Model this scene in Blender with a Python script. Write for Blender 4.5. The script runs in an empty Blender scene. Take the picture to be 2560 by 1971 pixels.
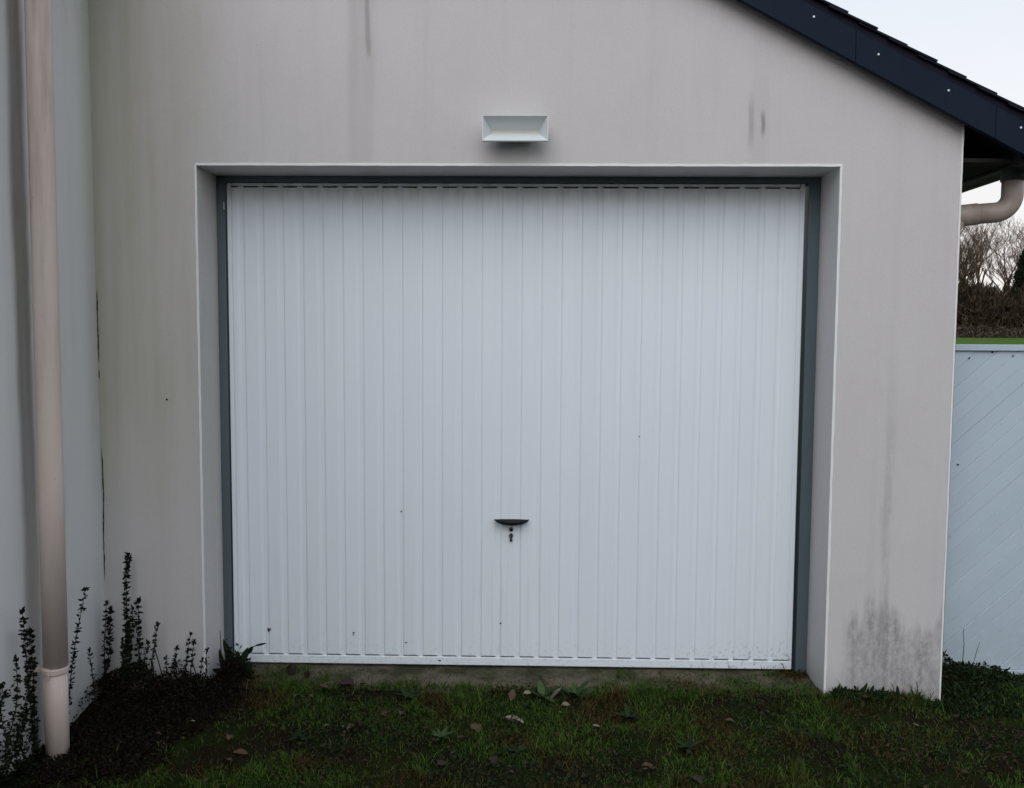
import bpy, bmesh, math, random
import numpy as np
from mathutils import Vector, Matrix

scene = bpy.context.scene
R = math.radians
COL = scene.collection

# ------------------------------------------------------------------ camera
cam_data = bpy.data.cameras.new("camera")
cam = bpy.data.objects.new("camera", cam_data)
COL.objects.link(cam)
cam_data.sensor_fit = 'HORIZONTAL'
cam_data.sensor_width = 36.0
cam_data.lens = 36.0 * 2100.0 / 2560.0
cam_data.clip_start = 0.05
cam_data.clip_end = 2000.0
_yaw, _pitch, _roll = 0.01929, -0.067745, 0.005941
cy, sy, cp, sp = math.cos(_yaw), math.sin(_yaw), math.cos(_pitch), math.sin(_pitch)
_f = Vector((-sy * cp, cy * cp, sp)); _r = Vector((cy, sy, 0)); _u = _r.cross(_f)
_r2 = _r * math.cos(_roll) + _u * math.sin(_roll)
_u2 = -_r * math.sin(_roll) + _u * math.cos(_roll)
m = Matrix((_r2, _u2, -_f)).transposed().to_4x4()
m.translation = Vector((0.0542, -3.3082, 1.4115))
cam.matrix_world = m
scene.camera = cam

# ------------------------------------------------------------------ sky, sun, exposure
SUN_EL, SUN_AZ = R(44), R(188)          # azimuth clockwise from +Y: behind the camera, a little to the left
world = bpy.data.worlds.new("World")
scene.world = world
world.use_nodes = True
wn, wl = world.node_tree.nodes, world.node_tree.links
wn.clear()
wout = wn.new("ShaderNodeOutputWorld")
wbg = wn.new("ShaderNodeBackground")
wbg.inputs["Strength"].default_value = 0.1
sky = wn.new("ShaderNodeTexSky")
sky.sky_type = 'NISHITA'
sky.sun_disc = False
sky.sun_elevation = SUN_EL
sky.sun_rotation = SUN_AZ
sky.dust_density = 4.0
wgeo = wn.new("ShaderNodeTexCoord")
wsep = wn.new("ShaderNodeSeparateXYZ")
wl.new(wgeo.outputs["Generated"], wsep.inputs[0])
wramp = wn.new("ShaderNodeValToRGB")     # an even grey overcast: warm near the horizon, cooler overhead
wramp.color_ramp.elements[0].position = 0.0
wramp.color_ramp.elements[0].color = (1.0, 0.925, 0.87, 1)
wramp.color_ramp.elements[1].position = 0.55
wramp.color_ramp.elements[1].color = (0.72, 0.82, 0.95, 1)
e = wramp.color_ramp.elements.new(0.16); e.color = (0.93, 0.92, 0.92, 1)
wl.new(wsep.outputs["Z"], wramp.inputs[0])
wnoise = wn.new("ShaderNodeTexNoise")
wnoise.inputs["Scale"].default_value = 2.2
wnoise.inputs["Detail"].default_value = 5
wl.new(wgeo.outputs["Generated"], wnoise.inputs["Vector"])
wmr = wn.new("ShaderNodeMapRange")
wmr.inputs["To Min"].default_value = 6.9
wmr.inputs["To Max"].default_value = 9.0
wl.new(wnoise.outputs["Fac"], wmr.inputs["Value"])
wsc = wn.new("ShaderNodeVectorMath"); wsc.operation = 'SCALE'
wl.new(wramp.outputs[0], wsc.inputs[0]); wl.new(wmr.outputs[0], wsc.inputs["Scale"])
wmix = wn.new("ShaderNodeMix"); wmix.data_type = 'RGBA'
wmix.inputs["Factor"].default_value = 0.9
wl.new(sky.outputs[0], wmix.inputs["A"]); wl.new(wsc.outputs[0], wmix.inputs["B"])
wl.new(wmix.outputs["Result"], wbg.inputs["Color"])
wl.new(wbg.outputs[0], wout.inputs[0])

sun_data = bpy.data.lights.new("sun", 'SUN')
sun_data.energy = 0.9
sun_data.angle = R(60)
sun_data.color = (1.0, 0.97, 0.93)
sun = bpy.data.objects.new("sun", sun_data)
COL.objects.link(sun)
_sd = Vector((math.sin(SUN_AZ) * math.cos(SUN_EL), math.cos(SUN_AZ) * math.cos(SUN_EL), math.sin(SUN_EL)))
sun.rotation_euler = _sd.to_track_quat('Z', 'Y').to_euler()
sun.location = _sd * 30

scene.view_settings.view_transform = 'Standard'
scene.view_settings.look = 'None'
scene.view_settings.gamma = 1.0
scene.view_settings.use_curve_mapping = False
scene.view_settings.exposure = 0.41
scene.cycles.max_bounces = 5
scene.cycles.diffuse_bounces = 3
scene.cycles.glossy_bounces = 2

# ------------------------------------------------------------------ helpers: objects
def link(o):
    COL.objects.link(o); return o

def tag(o, label=None, cat=None, group=None, kind=None):
    if label: o["label"] = label
    if cat: o["category"] = cat
    if group: o["group"] = group
    if kind: o["kind"] = kind
    return o

def empty(name, loc, label=None, cat=None, group=None):
    o = link(bpy.data.objects.new(name, None))
    o.location = loc
    o.empty_display_size = 0.1
    return tag(o, label, cat, group)

def wloc(o):
    v = Vector((0, 0, 0))
    while o is not None:
        v = v + o.location; o = o.parent
    return v

class MB:
    """collects geometry in world coordinates; build() makes one mesh object"""
    def __init__(s): s.v = []; s.f = []
    def add(s, vs, fs):
        b = len(s.v); s.v.extend([tuple(x) for x in vs]); s.f.extend([tuple(b + i for i in f) for f in fs]); return s
    def box(s, x0, x1, y0, y1, z0, z1):
        vs = [(x0,y0,z0),(x1,y0,z0),(x1,y1,z0),(x0,y1,z0),(x0,y0,z1),(x1,y0,z1),(x1,y1,z1),(x0,y1,z1)]
        return s.add(vs, [(0,3,2,1),(4,5,6,7),(0,1,5,4),(1,2,6,5),(2,3,7,6),(3,0,4,7)])
    def tube(s, pts, rad, n=10, caps=True):
        pts = [Vector(p) for p in pts]
        if not isinstance(rad, (list, tuple)): rad = [rad] * len(pts)
        vs = []; fs = []; up = None
        for i, p in enumerate(pts):
            t = (pts[min(i+1, len(pts)-1)] - pts[max(i-1, 0)])
            t = t.normalized() if t.length > 1e-9 else Vector((0,0,1))
            if up is None:
                up = Vector((1,0,0)) if abs(t.x) < 0.8 else Vector((0,1,0))
            a = (up - t * up.dot(t)).normalized(); b = t.cross(a); up = a
            for k in range(n):
                w = 2*math.pi*k/n
                vs.append(p + (a*math.cos(w) + b*math.sin(w)) * rad[i])
        for i in range(len(pts)-1):
            for k in range(n):
                k2 = (k+1) % n
                fs.append((i*n+k, i*n+k2, (i+1)*n+k2, (i+1)*n+k))
        if caps:
            fs.append(tuple(reversed(range(n)))); fs.append(tuple((len(pts)-1)*n+k for k in range(n)))
        return s.add(vs, fs)
    def prism(s, poly, y0, y1):
        """poly: list of (x,z), counter-clockwise seen from -Y"""
        n = len(poly)
        vs = [(x, y0, z) for x, z in poly] + [(x, y1, z) for x, z in poly]
        fs = [tuple(range(n)), tuple(reversed(range(n, 2*n)))]
        for i in range(n):
            j = (i+1) % n
            fs.append((i, i+n, j+n, j))
        return s.add(vs, fs)
    def mesh(s, name, off=(0,0,0)):
        me = bpy.data.meshes.new(name)
        o = Vector(off)
        me.from_pydata([tuple(Vector(v) - o) for v in s.v], [], s.f)
        me.update(); return me
    def build(s, name, mat, parent=None, loc=None, bevel=0, smooth=False, seg=2):
        w = wloc(parent) if parent is not None else Vector((0,0,0))
        l = Vector(loc) if loc is not None else w
        me = s.mesh(name, l)
        if mat: me.materials.append(mat)
        o = link(bpy.data.objects.new(name, me))
        o.location = l - w
        if parent is not None: o.parent = parent
        if smooth:
            for p in me.polygons: p.use_smooth = True
        if bevel:
            bm = o.modifiers.new("bevel", 'BEVEL'); bm.width = bevel; bm.segments = seg; bm.limit_method = 'ANGLE'
            bm.angle_limit = R(40)
        return o

def np_mesh(name, V, F, mat, parent=None, loc=(0,0,0), attr=None):
    """V (n,3) world, F (m,k) ints all the same length k"""
    me = bpy.data.meshes.new(name)
    w = np.array(wloc(parent)) if parent is not None else np.zeros(3)
    l = np.array(loc) if parent is None else w
    V = np.asarray(V, dtype=np.float64) - l
    F = np.asarray(F, dtype=np.int32); k = F.shape[1]
    me.vertices.add(len(V)); me.vertices.foreach_set("co", V.astype(np.float32).ravel())
    me.loops.add(F.size); me.loops.foreach_set("vertex_index", F.ravel())
    me.polygons.add(len(F)); me.polygons.foreach_set("loop_start", np.arange(0, F.size, k, dtype=np.int32))
    try: me.polygons.foreach_set("loop_total", np.full(len(F), k, dtype=np.int32))
    except Exception: pass
    me.update(calc_edges=True)
    if attr is not None:
        a = me.attributes.new("rnd", 'FLOAT', 'POINT'); a.data.foreach_set("value", np.asarray(attr, dtype=np.float32))
    me.materials.append(mat)
    o = link(bpy.data.objects.new(name, me))
    o.location = tuple(l - w)
    if parent is not None: o.parent = parent
    return o

# ------------------------------------------------------------------ helpers: materials
class NG:
    def __init__(s, name, rough=0.8, spec=0.3):
        s.m = bpy.data.materials.new(name); s.m.use_nodes = True
        s.n, s.l = s.m.node_tree.nodes, s.m.node_tree.links
        s.b = s.n["Principled BSDF"]
        s.b.inputs["Roughness"].default_value = rough
        s.b.inputs["Specular IOR Level"].default_value = spec
        s.geo = s.n.new("ShaderNodeNewGeometry"); s.pos = s.geo.outputs["Position"]
        s.sepn = s.n.new("ShaderNodeSeparateXYZ"); s.l.new(s.pos, s.sepn.inputs[0])
        s.x, s.y, s.z = s.sepn.outputs
    def _in(s, sock, v):
        if hasattr(v, "is_output"): s.l.new(v, sock)
        else: sock.default_value = v
    def math(s, op, a, b=0.0, c=None, clamp=False):
        n = s.n.new("ShaderNodeMath"); n.operation = op; n.use_clamp = clamp
        s._in(n.inputs[0], a); s._in(n.inputs[1], b)
        if c is not None: s._in(n.inputs[2], c)
        return n.outputs[0]
    def ramp(s, v, a, b, t0=0.0, t1=1.0, smooth=True):
        n = s.n.new("ShaderNodeMapRange"); n.clamp = True
        if smooth: n.interpolation_type = 'SMOOTHSTEP'
        s._in(n.inputs["Value"], v)
        n.inputs["From Min"].default_value = a; n.inputs["From Max"].default_value = b
        n.inputs["To Min"].default_value = t0; n.inputs["To Max"].default_value = t1
        return n.outputs[0]
    def noise(s, scale=(1,1,1), detail=4, rough=0.55, off=(0,0,0), vec=None):
        mp = s.n.new("ShaderNodeMapping"); mp.inputs["Scale"].default_value = scale
        mp.inputs["Location"].default_value = off
        s.l.new(vec if vec is not None else s.pos, mp.inputs[0])
        n = s.n.new("ShaderNodeTexNoise"); n.inputs["Scale"].default_value = 1.0
        n.inputs["Detail"].default_value = detail; n.inputs["Roughness"].default_value = rough
        s.l.new(mp.outputs[0], n.inputs["Vector"]); return n.outputs["Fac"]
    def mix(s, f, a, b, mode='MIX'):
        n = s.n.new("ShaderNodeMix"); n.data_type = 'RGBA'; n.blend_type = mode
        s._in(n.inputs["Factor"], f)
        for k, v in (("A", a), ("B", b)):
            if hasattr(v, "is_output"): s.l.new(v, n.inputs[k])
            else: n.inputs[k].default_value = (v[0], v[1], v[2], 1)
        return n.outputs["Result"]
    def mul(s, *a):
        r = a[0]
        for b in a[1:]: r = s.math('MULTIPLY', r, b)
        return r
    def band(s, v, c, w, soft):
        """1 inside c±w, falling to 0 over soft"""
        d = s.math('ABSOLUTE', s.math('SUBTRACT', v, c))
        return s.ramp(d, w, w + soft, 1, 0)
    def color(s, c):
        s._in(s.b.inputs["Base Color"], c if hasattr(c, "is_output") else (c[0], c[1], c[2], 1)); return s
    def rough(s, v): s._in(s.b.inputs["Roughness"], v); return s
    def bump(s, h, dist=0.002, strength=0.5):
        n = s.n.new("ShaderNodeBump"); n.inputs["Distance"].default_value = dist; n.inputs["Strength"].default_value = strength
        s.l.new(h, n.inputs["Height"]); s.l.new(n.outputs[0], s.b.inputs["Normal"]); return s
    def attr(s, name="rnd"):
        n = s.n.new("ShaderNodeAttribute"); n.attribute_name = name; return n.outputs["Fac"]

def plain(name, c, rough=0.6, spec=0.3, var=0.12, scale=6.0, metal=0.0):
    g = NG(name, rough, spec)
    f = g.noise((scale,)*3, 4)
    lo = tuple(x*(1-var) for x in c); hi = tuple(min(1, x*(1+var)) for x in c)
    g.color(g.mix(f, lo, hi)); g.b.inputs["Metallic"].default_value = metal
    return g.m

M = {}
# --- rendered garage wall
def garage_wall_mat():
    g = NG("rendered_wall", 0.92, 0.15)
    big = g.noise((0.9, 0.9, 0.7), 3)
    mid = g.noise((5, 5, 3), 5, 0.6)
    st = g.noise((16, 16, 0.7), 4, 0.6)
    st2 = g.noise((45, 45, 1.6), 3, 0.6, (3, 1, 7))
    c = g.mix(big, (0.578, 0.552, 0.552), (0.635, 0.615, 0.635))
    c = g.mix(g.ramp(mid, 0.35, 0.75, 0, 0.22), c, (0.52, 0.49, 0.46))
    c = g.mix(g.ramp(st, 0.5, 0.8, 0, 0.16), c, (0.42, 0.40, 0.385))
    c = g.mix(g.ramp(st2, 0.55, 0.8, 0, 0.06), c, (0.40, 0.39, 0.38))
    # green algae beside the inner corner
    wob = g.math('MULTIPLY_ADD', g.noise((3, 3, 1.2), 4, 0.6, (9, 2, 4)), 0.7, g.x)
    al = g.ramp(wob, -1.32, -0.62, 1, 0)
    al = g.mul(al, g.ramp(g.z, 0.3, 1.3, 0.15, 1.0), g.ramp(st, 0.2, 0.7, 0.55, 1.0))
    c = g.mix(g.math('MULTIPLY', al, 0.66), c, (0.36, 0.355, 0.238))
    # two run-off streaks from the roof, left of the lamp
    wx = g.math('MULTIPLY_ADD', g.math('SUBTRACT', g.noise((6, 6, 2.5), 3, 0.6, (1, 8, 2)), 0.5), 0.05, g.x)
    s1 = g.mul(g.band(wx, -0.6, 0.03, 0.035), g.ramp(g.z, 2.02, 2.75, 0.55, 0.8), g.ramp(st, 0.25, 0.6, 0.6, 1))
    s1b = g.mul(g.band(wx, -0.576, 0.004, 0.01), g.ramp(g.z, 2.46, 2.52, 0, 1))
    s2 = g.mul(g.band(wx, 0.949, 0.003, 0.008), g.band(g.z, 2.235, 0.015, 0.05))
    s2b = g.mul(g.band(wx, 0.905, 0.004, 0.012), g.band(g.z, 2.24, 0.02, 0.12))
    s2c = g.mul(g.band(wx, 0.938, 0.02, 0.03), g.ramp(g.z, 2.05, 2.6, 0.6, 0.1))
    c = g.mix(g.math('MULTIPLY', s1, 0.5), c, (0.36, 0.335, 0.315))
    c = g.mix(g.math('MULTIPLY', s1b, 0.55), c, (0.25, 0.24, 0.235))
    c = g.mix(g.math('MULTIPLY', s2, 0.75), c, (0.2, 0.2, 0.2))
    c = g.mix(g.math('MULTIPLY', s2b, 0.45), c, (0.26, 0.25, 0.245))
    c = g.mix(g.math('MULTIPLY', s2c, 0.25), c, (0.3, 0.29, 0.28))
    # grey streak down the right pier
    s3 = g.mul(g.band(wx, 1.475, 0.005, 0.026), g.ramp(g.z, 0.2, 0.75, 1, 0.75), g.ramp(g.z, 0.72, 1.5, 1, 0.15), g.ramp(g.noise((26, 26, 5), 5, 0.7, (3, 9, 4)), 0.36, 0.62, 0.1, 1.25))
    c = g.mix(g.math('MULTIPLY', s3, 0.5), c, (0.33, 0.32, 0.325))
    # damp stain climbing from the ground on the right pier: ragged fingers
    fing = g.noise((16, 1, 2.0), 4, 0.65, (5, 0, 1))
    fing2 = g.noise((5, 1, 1.5), 3, 0.6, (2, 0, 6))
    hgt = g.math('ADD', g.math('MULTIPLY', g.math('SUBTRACT', fing, 0.5), 0.42), g.math('MULTIPLY', g.math('SUBTRACT', fing2, 0.5), 0.4))
    hz = g.math('SUBTRACT', g.z, hgt)
    damp = g.mul(g.ramp(hz, 0.27, 0.39, 1, 0), g.ramp(g.x, 1.30, 1.36, 0, 1), g.ramp(g.noise((24, 24, 4), 5, 0.65), 0.32, 0.66, 0.4, 1), g.ramp(g.noise((48, 48, 30), 5, 0.75, (7, 1, 3)), 0.36, 0.6, 0.5, 1.15))
    c = g.mix(g.math('MULTIPLY', damp, 0.75), c, (0.235, 0.225, 0.23))
    c = g.mix(g.mul(g.ramp(g.z, -0.05, 0.13, 1, 0), 0.4), c, (0.22, 0.22, 0.2))
    # specks
    sp_ = g.noise((70, 70, 40), 2, 0.5, (4, 4, 4))
    c = g.mix(g.ramp(sp_, 0.74, 0.80, 0, 0.35), c, (0.2, 0.2, 0.2))
    grain = g.noise((170, 170, 170), 3, 0.75, (2, 5, 1))
    c = g.mix(g.ramp(grain, 0.35, 0.7, 0.0, 0.26), c, (0.40, 0.385, 0.38))
    blot = g.noise((11, 11, 8), 5, 0.7, (8, 3, 5))
    c = g.mix(g.ramp(blot, 0.55, 0.75, 0.0, 0.16), c, (0.44, 0.43, 0.42))
    g.color(c)
    fine = g.noise((230, 230, 230), 4, 0.75); lump = g.noise((28, 28, 28), 4, 0.6)
    g.bump(g.math('MULTIPLY_ADD', lump, 0.7, fine), 0.0018, 0.5)
    return g.m
M['wall'] = garage_wall_mat()

def house_wall_mat():
    g = NG("house_wall_render", 0.92, 0.15)
    big = g.noise((1.4, 1.4, 0.8), 4)
    c = g.mix(big, (0.66, 0.67, 0.67), (0.73, 0.735, 0.73))
    st = g.noise((14, 14, 0.8), 4, 0.6)
    c = g.mix(g.ramp(st, 0.5, 0.8, 0, 0.22), c, (0.4, 0.4, 0.39))
    # brown band down the wall behind the downpipe, stronger higher up
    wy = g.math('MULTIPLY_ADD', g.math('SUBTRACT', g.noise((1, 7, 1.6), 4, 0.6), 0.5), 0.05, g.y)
    pipe_band = g.mul(g.band(wy, -0.485, 0.022, 0.04), g.ramp(g.z, 0.15, 1.6, 0.55, 1), g.ramp(st, 0.2, 0.7, 0.75, 1))
    c = g.mix(g.math('MULTIPLY', pipe_band, 0.75), c, (0.14, 0.12, 0.092))
    c = g.mix(g.mul(g.ramp(g.z, -0.05, 0.3, 1, 0), g.ramp(big, 0.3, 0.7, 0.2, 0.6)), c, (0.3, 0.3, 0.27))
    al = g.mul(g.ramp(g.y, -0.12, 0.0, 0, 1), g.ramp(g.z, 0.4, 1.4, 0.1, 0.5))
    c = g.mix(al, c, (0.38, 0.375, 0.29))
    g.color(c)
    fine = g.noise((230, 230, 230), 4, 0.75)
    g.bump(fine, 0.0024, 0.65)
    return g.m
M['house_wall'] = house_wall_mat()

def door_mat():
    g = NG("white_painted_steel", 0.42, 0.45)
    c = g.mix(g.noise((3, 3, 1.5), 4), (0.77, 0.845, 0.915), (0.81, 0.875, 0.935))
    run = g.noise((60, 60, 1.3), 4, 0.6)
    c = g.mix(g.mul(g.ramp(run, 0.52, 0.78, 0, 0.2), g.ramp(g.z, 0.1, 1.3, 1, 0.25)), c, (0.50, 0.53, 0.56))
    # splashed dirt along the bottom rail, heaviest at the right end
    sp_ = g.noise((55, 55, 55), 4, 0.7, (2, 2, 2))
    dm = g.mul(g.ramp(g.z, 0.01, 0.16, 1, 0), g.ramp(g.x, 0.55, 1.15, 0.25, 1.0), g.ramp(sp_, 0.52, 0.66, 0, 1))
    c = g.mix(g.math('MULTIPLY', dm, 0.8), c, (0.10, 0.12, 0.10))
    # mottled darker tone toward the top of the door
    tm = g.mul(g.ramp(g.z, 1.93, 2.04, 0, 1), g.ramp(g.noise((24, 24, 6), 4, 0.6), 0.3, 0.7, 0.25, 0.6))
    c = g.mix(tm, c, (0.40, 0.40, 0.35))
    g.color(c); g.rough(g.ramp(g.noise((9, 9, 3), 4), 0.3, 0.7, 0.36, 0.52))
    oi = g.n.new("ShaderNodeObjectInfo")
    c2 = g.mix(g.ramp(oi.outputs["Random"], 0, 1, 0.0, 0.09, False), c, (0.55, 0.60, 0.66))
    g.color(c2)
    g.bump(g.math('MULTIPLY_ADD', g.noise((3.5, 3.5, 0.9), 2, 0.5, (6, 1, 2)), 2.5, g.noise((9, 9, 1.6), 3)), 0.004, 0.35)
    return g.m
M['door'] = door_mat()
M['door_inside'] = plain("dark_door_cavity", (0.03, 0.032, 0.034), 0.9)
def frame_mat():
    g = NG("grey_blue_steel_frame", 0.5, 0.4)
    c = g.mix(g.noise((8, 8, 1.5), 4, 0.6), (0.078, 0.108, 0.126), (0.105, 0.14, 0.16))
    c = g.mix(g.ramp(g.noise((80, 80, 8), 3, 0.6), 0.6, 0.8, 0, 0.4), c, (0.16, 0.18, 0.19))
    g.color(c); return g.m
M['frame'] = frame_mat()
M['bead'] = plain("white_corner_bead", (0.80, 0.80, 0.80), 0.55, 0.3, 0.06, 25)
M['black'] = plain("black_plastic", (0.005, 0.006, 0.009), 0.55, 0.25, 0.2, 30)
M['zinc_lock'] = plain("dull_lock_metal", (0.16, 0.17, 0.18), 0.4, 0.5, 0.25, 60, 0.7)
M['hole'] = plain("keyhole_dark", (0.006, 0.006, 0.007), 0.9)
def barge_mat():
    g = NG("dark_slate_blue_board", 0.7, 0.12)
    c = g.mix(g.noise((2.5, 2.5, 2.5), 4), (0.006, 0.013, 0.027), (0.010, 0.018, 0.034))
    c = g.mix(g.ramp(g.noise((40, 40, 5), 4, 0.6), 0.55, 0.8, 0, 0.35), c, (0.018, 0.023, 0.030))
    g.color(c); g.bump(g.noise((60, 60, 60), 3), 0.001, 0.3); return g.m
M['barge'] = barge_mat()
M['slate'] = plain("dark_roof_slate", (0.009, 0.010, 0.021), 0.7, 0.12, 0.35, 14)
M['soffit'] = plain("dark_soffit_timber", (0.022, 0.02, 0.019), 0.8, 0.2, 0.25, 8)
M['screw'] = plain("bright_screw_head", (0.62, 0.64, 0.66), 0.35, 0.5, 0.1, 100, 0.3)
def pipe_mat(name, a, b, dirt):
    g = NG(name, 0.45, 0.4)
    c = g.mix(g.noise((5, 5, 2), 4), a, b)
    st = g.noise((22, 22, 2.2), 5, 0.6)
    c = g.mix(g.mul(g.ramp(st, 0.40, 0.75, 0, 0.5), g.ramp(g.z, 0.6, 2.4, 0.3, 1)), c, dirt)
    c = g.mix(g.ramp(g.noise((120, 120, 60), 3, 0.6), 0.62, 0.75, 0, 0.3), c, dirt)
    g.color(c); return g.m
M['pipe'] = pipe_mat("sand_pvc_pipe", (0.58, 0.485, 0.43), (0.65, 0.55, 0.49), (0.27, 0.20, 0.16))
M['pipe2'] = pipe_mat("taupe_pvc_pipe", (0.36, 0.30, 0.265), (0.43, 0.365, 0.32), (0.2, 0.16, 0.13))
M['gutter'] = plain("dark_gutter", (0.02, 0.024, 0.026), 0.5, 0.35, 0.2, 12)
M['lamp'] = plain("lamp_white_paint", (0.66, 0.70, 0.71), 0.4, 0.4, 0.05, 12)
M['lamp_lens'] = plain("yellowed_lamp_lens", (0.60, 0.55, 0.44), 0.35, 0.5, 0.1, 20)
M['fixing'] = plain("lamp_back_plate", (0.1, 0.1, 0.1), 0.7)
def fence_mat():
    g = NG("weathered_white_fence_boards", 0.55, 0.35)
    c = g.mix(g.noise((4, 4, 4), 4), (0.44, 0.54, 0.625), (0.51, 0.60, 0.68))
    spk = g.noise((30, 30, 30), 3, 0.6)
    c = g.mix(g.ramp(spk, 0.66, 0.76, 0, 0.5), c, (0.3, 0.34, 0.37))
    c = g.mix(g.mul(g.ramp(g.z, 0.0, 0.45, 0.35, 0), g.ramp(spk, 0.3, 0.6, 0.4, 1)), c, (0.33, 0.37, 0.38))
    oi = g.n.new("ShaderNodeObjectInfo")
    c = g.mix(g.ramp(oi.outputs["Random"], 0, 1, 0.0, 0.22, False), c, (0.36, 0.45, 0.53))
    g.color(c); g.bump(g.noise((25, 25, 25), 3), 0.0015, 0.4); return g.m
M['fence'] = fence_mat()
def concrete_mat():
    g = NG("mossy_concrete_sill", 0.95, 0.1)
    c = g.mix(g.noise((12, 12, 12), 5, 0.65), (0.07, 0.062, 0.044), (0.135, 0.118, 0.086))
    c = g.mix(g.ramp(g.noise((7, 7, 7), 5, 0.65, (3, 3, 3)), 0.40, 0.62, 0, 0.9), c, (0.03, 0.034, 0.016))
    g.color(c); g.bump(g.noise((90, 90, 90), 4, 0.7), 0.004, 0.7); return g.m
M['concrete'] = concrete_mat()
M['crack'] = plain("crack_shadow_dirt", (0.012, 0.012, 0.012), 1.0, 0.0)
def ground_mat():
    g = NG("soil_and_field", 1.0, 0.0)
    n1 = g.noise((3, 3, 3), 5, 0.65); n2 = g.noise((28, 28, 28), 4, 0.7)
    soil = g.mix(n2, (0.007, 0.0055, 0.004), (0.020, 0.0145, 0.010))
    moss = g.mix(n2, (0.008, 0.012, 0.004), (0.018, 0.026, 0.008))
    near = g.mix(g.ramp(n1, 0.4, 0.6), soil, moss)
    far = g.mix(g.noise((0.25, 0.08, 1), 4), (0.05, 0.10, 0.022), (0.078, 0.135, 0.034))
    far = g.mix(g.ramp(g.noise((0.8, 0.3, 1), 4, 0.6, (7, 7, 0)), 0.5, 0.75, 0, 0.5), far, (0.11, 0.11, 0.05))
    g.color(g.mix(g.ramp(g.y, 4, 9), near, far))
    g.bump(n2, 0.012, 0.8); return g.m
M['ground'] = ground_mat()
def grass_mat():
    g = NG("grass_blades", 0.85, 0.06)
    r = g.attr()
    n = g.noise((3.2, 3.2, 3.2), 4, 0.6, (1, 2, 0)); n2 = g.noise((9, 9, 9), 3, 0.6)
    green = g.mix(r, (0.017, 0.039, 0.006), (0.066, 0.112, 0.020))
    olive = g.mix(r, (0.026, 0.021, 0.006), (0.066, 0.050, 0.018))
    c = g.mix(g.ramp(n, 0.47, 0.60), green, olive)
    c = g.mix(g.mul(g.ramp(r, 0.9, 0.97), g.ramp(n2, 0.3, 0.6)), c, (0.085, 0.07, 0.037))
    g.color(c)
    return g.m
M['grass'] = grass_mat()
def leafmat(name, a, b, rough=0.7):
    g = NG(name, rough, 0.1)
    g.color(g.mix(g.attr(), a, b)); return g.m
M['shrub'] = leafmat("dark_shrub_leaves", (0.004, 0.003, 0.0025), (0.020, 0.013, 0.009), 0.8)
M['shoot'] = leafmat("shoot_leaves", (0.004, 0.007, 0.004), (0.016, 0.022, 0.010), 0.75)
M['stem'] = plain("dark_stem", (0.014, 0.011, 0.009), 0.8, 0.2, 0.3, 50)
M['weed'] = leafmat("green_weed_leaves", (0.008, 0.017, 0.006), (0.019, 0.034, 0.012), 0.7)
M['palm_weed'] = leafmat("bright_weed_leaves", (0.02, 0.042, 0.012), (0.05, 0.085, 0.03))
M['litter'] = leafmat("leaf_litter", (0.014, 0.009, 0.006), (0.065, 0.042, 0.028), 0.8)
def deadmat(name, a, b):
    g = NG(name, 0.65, 0.3)
    g.color(g.mix(g.noise((60, 60, 60), 4), a, b)); return g.m
M['dead_brown'] = deadmat("dry_brown_leaf", (0.045, 0.023, 0.012), (0.09, 0.052, 0.028))
M['dead_pale'] = deadmat("dry_pale_leaf", (0.14, 0.115, 0.08), (0.23, 0.195, 0.145))
M['dead_dark'] = deadmat("wet_dark_leaf", (0.014, 0.008, 0.005), (0.032, 0.018, 0.010))
M['bark'] = plain("winter_bark", (0.06, 0.042, 0.031), 0.9, 0.1, 0.3, 1.5)
M['twig'] = plain("winter_twigs", (0.15, 0.102, 0.072), 0.9, 0.1, 0.25, 0.6)
M['thicket'] = leafmat("brown_thicket", (0.025, 0.018, 0.013), (0.10, 0.070, 0.050), 0.9)
M['conifer'] = leafmat("evergreen_needles", (0.012, 0.02, 0.012), (0.03, 0.045, 0.024), 0.8)
M['bank'] = leafmat("rough_bank", (0.03, 0.025, 0.02), (0.13, 0.10, 0.075), 0.9)

# ------------------------------------------------------------------ ground
def smooth(a, b, x):
    t = np.clip((x - a) / (b - a), 0, 1); return t*t*(3-2*t)
def vnoise(x, y, s, seed):
    """cheap smooth value noise"""
    rs = np.random.RandomState(seed); T = rs.rand(64, 64)
    x = np.asarray(x)*s + 500.0; y = np.asarray(y)*s + 500.0
    xi = np.floor(x).astype(int); yi = np.floor(y).astype(int); fx = x-xi; fy = y-yi
    fx = fx*fx*(3-2*fx); fy = fy*fy*(3-2*fy)
    g = lambda i, j: T[i % 64, j % 64]
    return (g(xi,yi)*(1-fx)+g(xi+1,yi)*fx)*(1-fy) + (g(xi,yi+1)*(1-fx)+g(xi+1,yi+1)*fx)*fy
def ground_z(x, y):
    x = np.asarray(x, float); y = np.asarray(y, float)
    z = -0.035 - 0.035*smooth(-1.1, -1.7, x)*smooth(-0.1, -0.4, y)
    z = z + (vnoise(x, y, 3.0, 1)-0.5)*0.022 + (vnoise(x, y, 9.0, 2)-0.5)*0.010
    z = z - 0.03*smooth(-0.7, -3.0, y)
    z = z + 0.035*np.exp(-((y+0.07)/0.09)**2)*smooth(0.1, 0.5, x)*smooth(1.75, 1.5, x) + 0.02*smooth(0.5,1.1,x)*smooth(0.0,0.15,y)*smooth(1.4,1.2,x)
    z = z + 0.04*smooth(1.72, 1.8, x)*smooth(-0.3, 0.15, y)*smooth(2.3,1.8,x)
    z = z + 1.60*np.clip((y-6)/58.0, 0, 1.15)
    z = z + 2.5*smooth(-6.2, -8.6, y)          # unseen bank added behind the camera to shade the lower wall and door
    return z
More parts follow.
